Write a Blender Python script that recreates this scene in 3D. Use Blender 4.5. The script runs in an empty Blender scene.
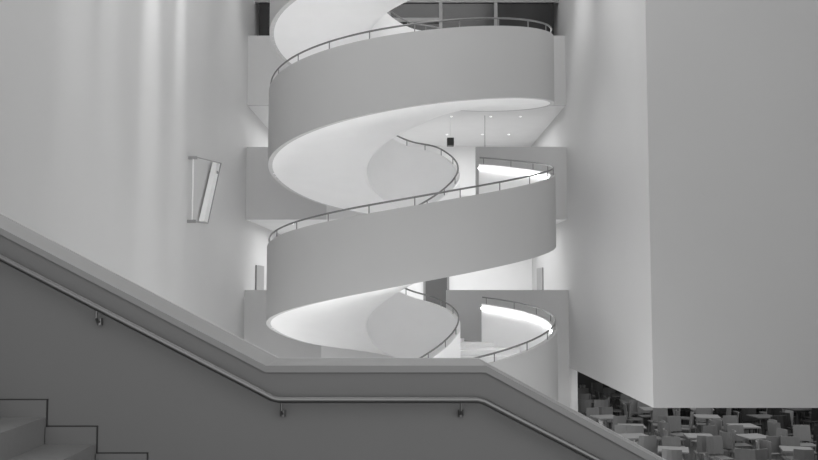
import bpy, math, random
from mathutils import Vector
random.seed(4)
EZ=4.2   # eye height above the cafe floor; all z below are relative to eye level
S=bpy.context.scene
S.view_settings.view_transform='Standard'

# ---------------- materials
def mat(name,g,rough=0.7,metal=0.0,noise=0.03,scale=2.0,bump=0.0,emit=0.0):
    m=bpy.data.materials.new(name); m.use_nodes=True
    nt=m.node_tree; b=nt.nodes['Principled BSDF']
    tc=nt.nodes.new('ShaderNodeTexCoord'); n=nt.nodes.new('ShaderNodeTexNoise')
    n.inputs['Scale'].default_value=scale; n.inputs['Detail'].default_value=4
    nt.links.new(tc.outputs['Object'],n.inputs['Vector'])
    r=nt.nodes.new('ShaderNodeMapRange'); r.inputs['To Min'].default_value=g*(1-noise); r.inputs['To Max'].default_value=g*(1+noise)
    nt.links.new(n.outputs['Fac'],r.inputs['Value'])
    c=nt.nodes.new('ShaderNodeCombineColor')
    for i in range(3): nt.links.new(r.outputs['Result'],c.inputs[i])
    nt.links.new(c.outputs['Color'],b.inputs['Base Color'])
    b.inputs['Roughness'].default_value=rough; b.inputs['Metallic'].default_value=metal
    if bump:
        bp=nt.nodes.new('ShaderNodeBump'); bp.inputs['Strength'].default_value=bump
        nt.links.new(n.outputs['Fac'],bp.inputs['Height']); nt.links.new(bp.outputs['Normal'],b.inputs['Normal'])
    if emit:
        b.inputs['Emission Color'].default_value=(1,1,1,1); b.inputs['Emission Strength'].default_value=emit
    return m
M_wall=mat('plaster_wall',.61,.6,scale=.6)
M_box=mat('plaster_box',.56,.8,scale=.5)
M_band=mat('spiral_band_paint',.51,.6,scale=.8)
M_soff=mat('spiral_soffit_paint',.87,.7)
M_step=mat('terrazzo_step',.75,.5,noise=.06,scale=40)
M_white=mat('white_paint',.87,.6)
M_par=mat('parapet_paint',.56,.7)
M_fg=mat('stair_wall_shaded',.19,.6,scale=1.2)  # shade on the foreground wall put into a darker base grey
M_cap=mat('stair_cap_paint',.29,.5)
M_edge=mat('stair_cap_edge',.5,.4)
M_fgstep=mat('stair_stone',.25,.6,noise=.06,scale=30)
M_steel=mat('brushed_steel',.22,.35,1.0)
M_rail=mat('rail_steel',.22,.4,.5)
M_dark=mat('dark_glass',.02,.15)
M_mull=mat('mullion_grey',.3,.5)
M_floor=mat('cafe_floor_dark',.11,.5,noise=.2,scale=5)
M_stone=mat('atrium_floor_stone',.7,.5,noise=.05,scale=5)
M_ceil=mat('ceiling_white',.75,.8)
M_door=mat('door_dark',.10,.5)
M_led=mat('led_strip',.9,emit=13)
M_lamp=mat('downlight',.9,emit=1.2)
M_t1=mat('table_laminate',.32,.6); M_c1=mat('chair_shell',.25,.5); M_c2=mat('chair_dark',.035,.5)

# ---------------- mesh helpers
def mk(name,verts,faces,m,parent=None,smooth=False):
    me=bpy.data.meshes.new(name)
    me.from_pydata([(x,y,z+EZ) for x,y,z in verts],[],faces); me.validate(); me.update()
    ob=bpy.data.objects.new(name,me); S.collection.objects.link(ob)
    me.materials.append(m)
    import bmesh
    bm=bmesh.new(); bm.from_mesh(me); bmesh.ops.recalc_face_normals(bm,faces=bm.faces); bm.to_mesh(me); bm.free()
    if smooth:
        for p in me.polygons: p.use_smooth=True
        me.set_sharp_from_angle(angle=math.radians(35))
    if parent: ob.parent=parent
    return ob
def empty(name):
    e=bpy.data.objects.new(name,None); S.collection.objects.link(e); return e
class B:
    def __init__(s): s.v=[]; s.f=[]
    def box(s,x0,x1,y0,y1,z0,z1):
        n=len(s.v)
        s.v+=[(x0,y0,z0),(x1,y0,z0),(x1,y1,z0),(x0,y1,z0),(x0,y0,z1),(x1,y0,z1),(x1,y1,z1),(x0,y1,z1)]
        s.f+=[tuple(n+i for i in q) for q in ((0,3,2,1),(4,5,6,7),(0,1,5,4),(1,2,6,5),(2,3,7,6),(3,0,4,7))]
        return s
    def prism(s,poly,y0,y1):   # poly in xz, extruded along y
        n=len(s.v); k=len(poly)
        s.v+=[(x,y0,z) for x,z in poly]+[(x,y1,z) for x,z in poly]
        s.f.append(tuple(n+i for i in range(k))); s.f.append(tuple(n+k+i for i in reversed(range(k))))
        for i in range(k): j=(i+1)%k; s.f.append((n+i,n+j,n+k+j,n+k+i))
        return s
    def tube(s,pts,r,seg=8):
        pts=[Vector(p) for p in pts]; n=len(s.v)
        for i,p in enumerate(pts):
            d=(pts[min(i+1,len(pts)-1)]-pts[max(i-1,0)]).normalized()
            up=Vector((0,0,1)) if abs(d.z)<.95 else Vector((0,1,0))
            a=d.cross(up).normalized(); b=a.cross(d)
            for k in range(seg):
                t=2*math.pi*k/seg; s.v.append(tuple(p+a*r*math.cos(t)+b*r*math.sin(t)))
        for i in range(len(pts)-1):
            for k in range(seg):
                l=(k+1)%seg; s.f.append((n+i*seg+k,n+i*seg+l,n+(i+1)*seg+l,n+(i+1)*seg+k))
        s.f.append(tuple(n+k for k in range(seg))); e=n+(len(pts)-1)*seg
        s.f.append(tuple(e+k for k in reversed(range(seg))))
        return s
    def sweep(s,secs):        # list of closed 4-point sections
        n=len(s.v); k=len(secs[0])
        for q in secs: s.v+=q
        for i in range(len(secs)-1):
            for a in range(k):
                b=(a+1)%k; s.f.append((n+i*k+a,n+i*k+b,n+(i+1)*k+b,n+(i+1)*k+a))
        s.f.append(tuple(n+a for a in range(k))); e=n+(len(secs)-1)*k
        s.f.append(tuple(e+a for a in reversed(range(k))))
        return s
    def cyl(s,cx,cy,z0,z1,r,seg=16,r2=None):
        r2=r if r2 is None else r2
        n=len(s.v)
        for z,rr in ((z0,r),(z1,r2)):
            s.v+=[(cx+rr*math.cos(2*math.pi*k/seg),cy+rr*math.sin(2*math.pi*k/seg),z) for k in range(seg)]
        for k in range(seg):
            l=(k+1)%seg; s.f.append((n+k,n+l,n+seg+l,n+seg+k))
        s.f.append(tuple(n+k for k in range(seg))); s.f.append(tuple(n+seg+k for k in reversed(range(seg))))
        return s
    def make(s,name,m,parent=None,smooth=False): return mk(name,s.v,s.f,m,parent,smooth)

# ---------------- monotone interpolation of helix heights
def pchip(xs,ys):
    h=[xs[i+1]-xs[i] for i in range(len(xs)-1)]; d=[(ys[i+1]-ys[i])/h[i] for i in range(len(h))]
    m=[d[0]]+[0 if d[i-1]*d[i]<=0 else 2*d[i-1]*d[i]/(d[i-1]+d[i]) for i in range(1,len(d))]+[d[-1]]
    def f(x):
        i=0
        while i<len(h)-1 and x>xs[i+1]: i+=1
        t=(x-xs[i])/h[i]
        return (2*t**3-3*t*t+1)*ys[i]+(t**3-2*t*t+t)*h[i]*m[i]+(-2*t**3+3*t*t)*ys[i+1]+(t**3-t*t)*h[i]*m[i+1]
    return f
ztop=pchip([-600,-540,-450,-360,-330,-300,-270,-225,-180,-90,0,30,60,90,135,180,270,360,390,420,450,540,630,720],
           [-3.1,-2.6,-1.75,-.78,-.53,-.33,-.17,.25,.88,1.65,2.76,3.12,3.42,3.56,3.94,4.5,5.14,5.97,6.2,6.45,6.6,7.5,8.1,8.95])
zbot=pchip([-600,-540,-450,-360,-270,-225,-180,-90,0,90,135,180,270,360,450,540,630,720],
           [-4.6,-4.25,-3.4,-2.5,-1.8,-1.45,-.86,.12,1.1,1.9,2.27,2.78,3.64,4.40,5.1,5.9,6.6,7.4])
CX,CY,R,r=.06,20.,3.36,1.06
def P(s,rad,z):
    a=math.radians(s); return (CX+rad*math.cos(a),CY+rad*math.sin(a),z)
def srange(a,b,st=4):
    n=max(1,int(round((b-a)/st))); return [a+(b-a)*i/n for i in range(n+1)]
FLOORZ=-4.2
def zb(s): return max(zbot(s),FLOORZ+.01)
def tread(s): return ztop(s)-1.02
spiral=empty('spiral_staircase')
gaps=[(-305,-250),(56,110),(416,470)]
segs=[(-600,-305),(-250,56),(110,416),(470,720)]
b=B(); led=B(); rail=B(); post=B(); lit=B()
for a,c in segs:
    ss=srange(a,c)
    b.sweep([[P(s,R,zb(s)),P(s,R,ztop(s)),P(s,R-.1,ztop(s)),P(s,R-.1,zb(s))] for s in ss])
    lit.sweep([[P(s,R-.101,zb(s)+.11),P(s,R-.101,ztop(s)-.01),P(s,R-.112,ztop(s)-.01),P(s,R-.112,zb(s)+.11)] for s in ss])  # white skin added so the band's inner side looks lit by the strip
    led.sweep([[P(s,R-.113,ztop(s)-.14),P(s,R-.113,ztop(s)-.11),P(s,R-.15,ztop(s)-.11),P(s,R-.15,ztop(s)-.14)] for s in ss])
    rail.tube([P(s,R-.05,ztop(s)+.17) for s in ss],.02)
    for s in srange(a+2,c-2,16): post.tube([P(s,R-.05,ztop(s)-.02),P(s,R-.05,ztop(s)+.17)],.011,6)
for a,c in gaps:
    b.sweep([[P(s,R,zb(s)),P(s,R,tread(s)),P(s,R-.1,tread(s)),P(s,R-.1,zb(s))] for s in srange(a,c)])
b.make('outer_band',M_band,spiral,True); lit.make('lit_inner_face',M_white,spiral,True)
b=B(); ss=srange(-600,720)
b.sweep([[P(s,r,zb(s)),P(s,r,ztop(s)),P(s,r+.08,ztop(s)),P(s,r+.08,zb(s))] for s in ss]); b.make('inner_band',M_white,spiral,True)
rail.tube([P(s,r+.04,ztop(s)+.15) for s in ss],.02)
for s in srange(-598,718,24): post.tube([P(s,r+.04,ztop(s)-.02),P(s,r+.04,ztop(s)+.15)],.011,6)
b=B(); b.sweep([[P(s,r+.06,zb(s)),P(s,r+.06,zb(s)+.1),P(s,R-.06,zb(s)+.1),P(s,R-.06,zb(s))] for s in ss]); b.make('soffit',M_soff,spiral,True)
b=B(); st=16
s=-600
while s<720:
    z=tread(s+st/2)
    z0=max(min(z-.2,zb(s)+.3),FLOORZ+.02); 
    b.sweep([[P(q,r+.07,z0),P(q,r+.07,z),P(q,R-.12,z),P(q,R-.12,z0)] for q in (s,s+st/2,s+st)])
    s+=st
b.make('steps',M_step,spiral)
led.make('led_strip',M_led,spiral)
rail.make('handrail',M_rail,spiral,True); post.make('rail_posts',M_rail,spiral)

# ---------------- room shell
XL,XR=-4.63,4.49; YB=24.; YF=31.; ZC=12.5; ZB=-2.16
B().box(XL-.3,XL,-2,YF,FLOORZ,ZC).make('wall_left',M_wall)
B().box(XR,15,15.8,16.1,ZB,ZC).box(XR,XR+.3,16.1,36,ZB,ZC).box(XR+.3,15,16.1,36,ZB,ZB+.3).make('wall_right',M_box)
B().box(XL-.3,XR,YF,YF+.3,FLOORZ,ZC).make('wall_back',M_white)
B().box(XL-.3,4.2,-3,36.3,FLOORZ-.3,FLOORZ).make('floor_atrium',M_stone)
B().box(4.2,15.3,-3,36.3,FLOORZ-.3,FLOORZ).make('floor_cafe',M_floor)
B().box(XL-.3,15.3,-3,36.3,ZC,ZC+.3).make('ceiling',M_ceil)
B().box(XR,15.3,36,36.3,FLOORZ,ZB).make('wall_cafe_back',M_door)
B().box(15,15.3,-2,36,FLOORZ,ZC).make('wall_side',M_wall)
B().box(4.25,4.75,24.2,24.7,FLOORZ,ZB).make('trim_pier',M_white)
# floors behind the spiral
def level(i,pb,pt,fl,g0,g1,l0):
    e=empty('balcony' if i==0 else 'balcony.%03d'%i)
    B().box(XL,g0,YB,YB+.15,pb,pt).box(g1,XR,YB,YB+.15,pb,pt).make('parapet',M_par,e)
    B().box(g0,g1,YB,YB+.15,pb,fl).box(XL,XR,YB+.15,YF,pb,fl-.02).make('slab',M_ceil,e)
    B().box(l0,g1,22.9,YB,fl-.25,fl).make('landing',M_ceil,e)
    d=B()
    for x in (-3.6,-2.2,1.2,2.4,3.3):
        for y in (25.6,28.6): d.cyl(x+.15*(y%1),y,pb-.015,pb+.01,.035,12)
    d.make('downlights',M_lamp,e)
level(0,-1.92,0,-1.3,-2.46,1.05,.3)
level(1,2.0,4.07,2.55,-2.34,1.9,-.6)
level(2,5.28,7.3,5.58,-2.3,1.9,-.6)
B().box(XL,XR,YB+.02,YB+.15,FLOORZ,-1.92).make('wall_under_balcony',M_par)
# top floor dark glazing
w=empty('window_1')
B().box(XL+.12,XR-.15,YB+1.0,YB+1.05,6.9,8.6).make('glass',M_dark,w)
f=B().box(XL,XR,YB+.93,YB+1.1,8.6,8.7)
for x in (-3.9,-2.3,-.6,.95,2.6): f.box(x-.05,x+.05,YB+.93,YB+1.08,6.9,8.6)
f.box(-.5,.9,YB+.9,YB+.98,8.0,8.12)
f.make('frame',M_mull,w)
B().box(XL,XR,YB+.9,YB+1.1,8.7,ZC).make('wall_top',M_wall)
# doors
def door(i,x0,x1,y0,y1,z0,z1,m):
    e=empty('door_%d'%i); B().box(x0,x1,y0,y1,z0,z1).make('leaf',m,e)
    return e
e=door(1,.6,1.38,YF-.06,YF-.005,-1.3,.5,M_door)
B().box(.52,.6,YF-.08,YF-.005,-1.3,.58).box(1.38,1.46,YF-.08,YF-.005,-1.3,.58).box(.6,1.38,YF-.08,YF-.005,.5,.58).make('frame',M_mull,e)
door(2,XL+.005,XL+.05,25.6,26.9,-1.3,.75,M_mull)
door(3,XR-.05,XR-.005,28.4,29.6,-1.3,.75,M_mull)
# hanging speaker
e=empty('hanging_speaker')
B().box(1.13,1.33,24.9,25.15,4.27,4.5).make('cabinet',M_c2,e)
B().tube([(1.23,25,4.48),(1.23,25,5.28)],.005).make('stem',M_ceil,e)
e=empty('pendant_rod'); B().tube([(2.3,25.5,4.1),(2.3,25.5,5.28)],.010).cyl(2.3,25.5,4.05,4.12,.03).make('rod',M_mull,e)

# light fixture on left wall
e=empty('wall_light_fixture')
bar=B(); top=(20.0,2.98); bot=(18.8,1.5); wdt=.34
n=[(top[0]-wdt,top[1]),(top[0],top[1]),(bot[0],bot[1]),(bot[0]-wdt,bot[1])]
bar.v=[(XL+.05,y,z) for y,z in n]+[(XL+.16,y,z) for y,z in n]
bar.f=[(0,1,2,3),(7,6,5,4),(0,4,5,1),(1,5,6,2),(2,6,7,3),(3,7,4,0)]
bar.make('diffuser',M_white,e)
fr=B()
fr.tube([(XL+.17,top[0],top[1]+.02),(XL+.17,bot[0],bot[1]-.02)],.015)
fr.tube([(XL+.17,17.7,2.78),(XL+.17,top[0],top[1]+.02)],.012)
fr.tube([(XL+.17,17.7,1.42),(XL+.17,bot[0],bot[1]-.02)],.016)
fr.make('frame',M_mull,e)
B().tube([(XL+.1,17.7,2.8),(XL+.1,17.7,1.4)],.015).make('support',M_white,e)
B().box(XL,XL+.18,17.67,17.73,1.4,1.46).box(XL,XL+.18,17.67,17.73,2.74,2.8).box(XL,XL+.18,19.6,19.7,2.7,2.76).make('brackets',M_mull,e)

# ---------------- foreground stair
fg=empty('foreground_staircase')
Y0,Y1=5.1,5.62
xl,zl=-4.6,-.448+.512*(4.6-.85)
xr=6.5; zr=-.448-.54*(xr-.455)
top_=[(xl,zl),(-.85,-.448),(.455,-.448),(xr,zr)]
low=[(xr,zr-1.6),(.3,-2.15),(-.7,-2.15),(xl,zl-1.75)]
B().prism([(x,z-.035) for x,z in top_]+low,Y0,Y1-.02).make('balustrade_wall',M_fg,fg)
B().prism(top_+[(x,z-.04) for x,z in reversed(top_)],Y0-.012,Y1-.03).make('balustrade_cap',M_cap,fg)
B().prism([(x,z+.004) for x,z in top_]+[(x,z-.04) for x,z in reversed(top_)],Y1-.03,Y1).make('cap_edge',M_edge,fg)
hr=[(-4.5,.195+.507*(4.5-2.42)),(-.80,-.63),(-.76,-.64),(.40,-.64),(.44,-.65),(6.3,-.65-.515*5.86)]
B().tube([(x,5.02,z) for x,z in hr],.019,12).make('handrail',M_steel,fg,True)
br=B()
for X in (-3.6,-1.84,-.745,.305,1.7,3.2):
    if X<-.8: z=-.63+(-.80-X)*.507
    elif X<.42: z=-.64
    else: z=-.65-(X-.44)*.515
    br.tube([(X,5.02,z-.01),(X,5.02,z-.06),(X,5.05,z-.085),(X,5.1,z-.085)],.008)
    br.cyl(X,5.085,z-.105,z-.065,.016)
br.make('brackets',M_steel,fg,True)
steps=B(); sk=B(); gap=B()
YN=3.3
N=12
for i in range(N):
    x1=-.95-.3*i; x0=x1-.3; z=-1.375+.156*i
    steps.box(x0,x1,YN,Y0,z-.45,z)
    sk.box(x0,x1+.004,Y0-.012,Y0,z-.3,z+.10)
    gap.box(x0,x1+.008,Y0-.008,Y0,z+.10,z+.107); gap.box(x1+.004,x1+.011,Y0-.008,Y0,z-.056,z+.107)
steps.box(-.95,.75,YN,Y0,-2.1,-1.54)
sk.box(-.95,.75,Y0-.012,Y0,-1.6,-1.44)
for i in range(17):
    x0=.75+.3*i; z=-1.70-.156*i
    if z<FLOORZ+.05: break
    steps.box(x0,x0+.3,YN,Y0,max(z-.45,FLOORZ+.01),z)
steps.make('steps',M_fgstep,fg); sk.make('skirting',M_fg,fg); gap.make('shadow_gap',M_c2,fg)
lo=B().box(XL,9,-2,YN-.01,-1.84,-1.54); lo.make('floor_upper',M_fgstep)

# ---------------- cafe
def table_mesh():
    q=B(); q.box(-.32,.32,-.32,.32,.72,.75).cyl(0,0,.03,.72,.035,10).cyl(0,0,0,.03,.22,16)
    return q
def chair_mesh():
    q=B(); q.box(-.21,.21,-.21,.21,.43,.46)
    q.sweep([[(.21*t,.20+.05*(1-t*t),.5),(.21*t,.225+.05*(1-t*t),.5),(.2*t,.265+.05*(1-t*t),.88),(.2*t,.24+.05*(1-t*t),.88)] for t in (-1,-.5,0,.5,1)])
    for sx in (-1,1):
        q.tube([(sx*.17,-.17,.44),(sx*.2,-.2,0)],.013,6)
        q.tube([(sx*.19,.25,.62),(sx*.17,.18,.44),(sx*.2,.22,0)],.013,6)
    return q
def build(q,name,m):
    ob=q.make(name,m); me=ob.data
    for v in me.vertices: v.co.z-=EZ
    return ob
T=build(table_mesh(),'cafe_table',M_t1); C1=build(chair_mesh(),'cafe_chair',M_t1); C2=build(chair_mesh(),'cafe_chair',M_c1); C3=build(chair_mesh(),'cafe_chair',M_c2)
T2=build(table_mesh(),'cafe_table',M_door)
pool={'T':T,'T2':T2,'C1':C1,'C2':C2,'C3':C3}
first=set()
def put(key,name,x,y,rot):
    if key not in first: first.add(key); o=pool[key]
    else:
        o=bpy.data.objects.new(name,pool[key].data); S.collection.objects.link(o)
    o.location=(x,y,EZ+FLOORZ+.002); o.rotation_euler=(0,0,rot)
for iy in range(9):
    for ix in range(7):
        X=5.4+1.42*ix+.25*(iy%2)+random.uniform(-.1,.1); Y=17.2+1.6*iy+random.uniform(-.1,.1)
        if X>13.7: continue
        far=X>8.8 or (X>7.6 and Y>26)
        a=random.uniform(-.3,.3)
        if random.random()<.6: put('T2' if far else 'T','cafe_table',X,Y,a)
        for k in range(4):
            if random.random()<.1: continue
            ang=a+k*math.pi/2
            dx,dy=.52*math.sin(-ang),.52*math.cos(ang)
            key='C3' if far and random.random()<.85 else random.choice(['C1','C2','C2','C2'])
            put(key,'cafe_chair',X+dx,Y+dy,ang+random.uniform(-.15,.15))

# ---------------- lights
def area(name,loc,rot,sx,sy,e):
    l=bpy.data.lights.new(name,'AREA'); l.shape='RECTANGLE'; l.size=sx; l.size_y=sy; l.energy=e
    o=bpy.data.objects.new(name,l); S.collection.objects.link(o); o.location=(loc[0],loc[1],loc[2]+EZ); o.rotation_euler=rot; return o
def spot(name,loc,tgt,e,ang,blend=.9,rad=.1):
    l=bpy.data.lights.new(name,'SPOT'); l.energy=e; l.spot_size=math.radians(ang); l.spot_blend=blend; l.shadow_soft_size=rad
    o=bpy.data.objects.new(name,l); S.collection.objects.link(o); o.location=(loc[0],loc[1],loc[2]+EZ)
    d=Vector(tgt)-Vector(loc); o.rotation_euler=d.to_track_quat('-Z','Y').to_euler(); return o
area('ceiling_panel_light',(0,14,ZC-.1),(0,0,0),7,12,650)
for zc,e in ((1.95,230),(5.22,190),(8.3,20)):
    area('balcony_light',(0,27.5,zc-.06),(0,0,0),8,4.5,e)
# added fill lamps at floor level, standing in for bounce onto the soffits
for x in (-3.9,3.9):
    area('soffit_fill',(x,19,FLOORZ+.05),(math.pi,0,0),.8,8,60)
area('soffit_fill',(0,14.5,FLOORZ+.05),(math.pi,0,0),7,2,150)
for yy,e,an in ((11.6,1900,13),(12.9,1700,11),(15.0,3600,13),(16.9,2300,11)):
    spot('wall_washer_and_fill',(XL+.7,yy,10.5),(XL,yy,4.9),e,an,1)
spot('wall_washer_and_fill',(XL+1.6,22,11),(XL,22,1),500,50,1)  # added fill that brightens the far end of the left wall
for yy in (18,21.5): spot('wall_washer_and_fill',(XR-1.8,yy,11.5),(XR,yy,0.5),1000,50,1)  # added fill that brightens the side face of the right block
area('cafe_light',(9,22,-2.3),(0,0,0),8,9,140)
w=bpy.data.worlds.new('World'); S.world=w; w.use_nodes=True
w.node_tree.nodes['Background'].inputs[0].default_value=(1,1,1,1); w.node_tree.nodes['Background'].inputs[1].default_value=1.13

# ---------------- camera
c=bpy.data.cameras.new('camera'); co=bpy.data.objects.new('camera',c); S.collection.objects.link(co)
c.sensor_width=36; c.lens=850/818*36
co.location=(0,0,EZ); co.rotation_euler=(math.radians(90)+math.atan(60/850),0,0)
S.camera=co
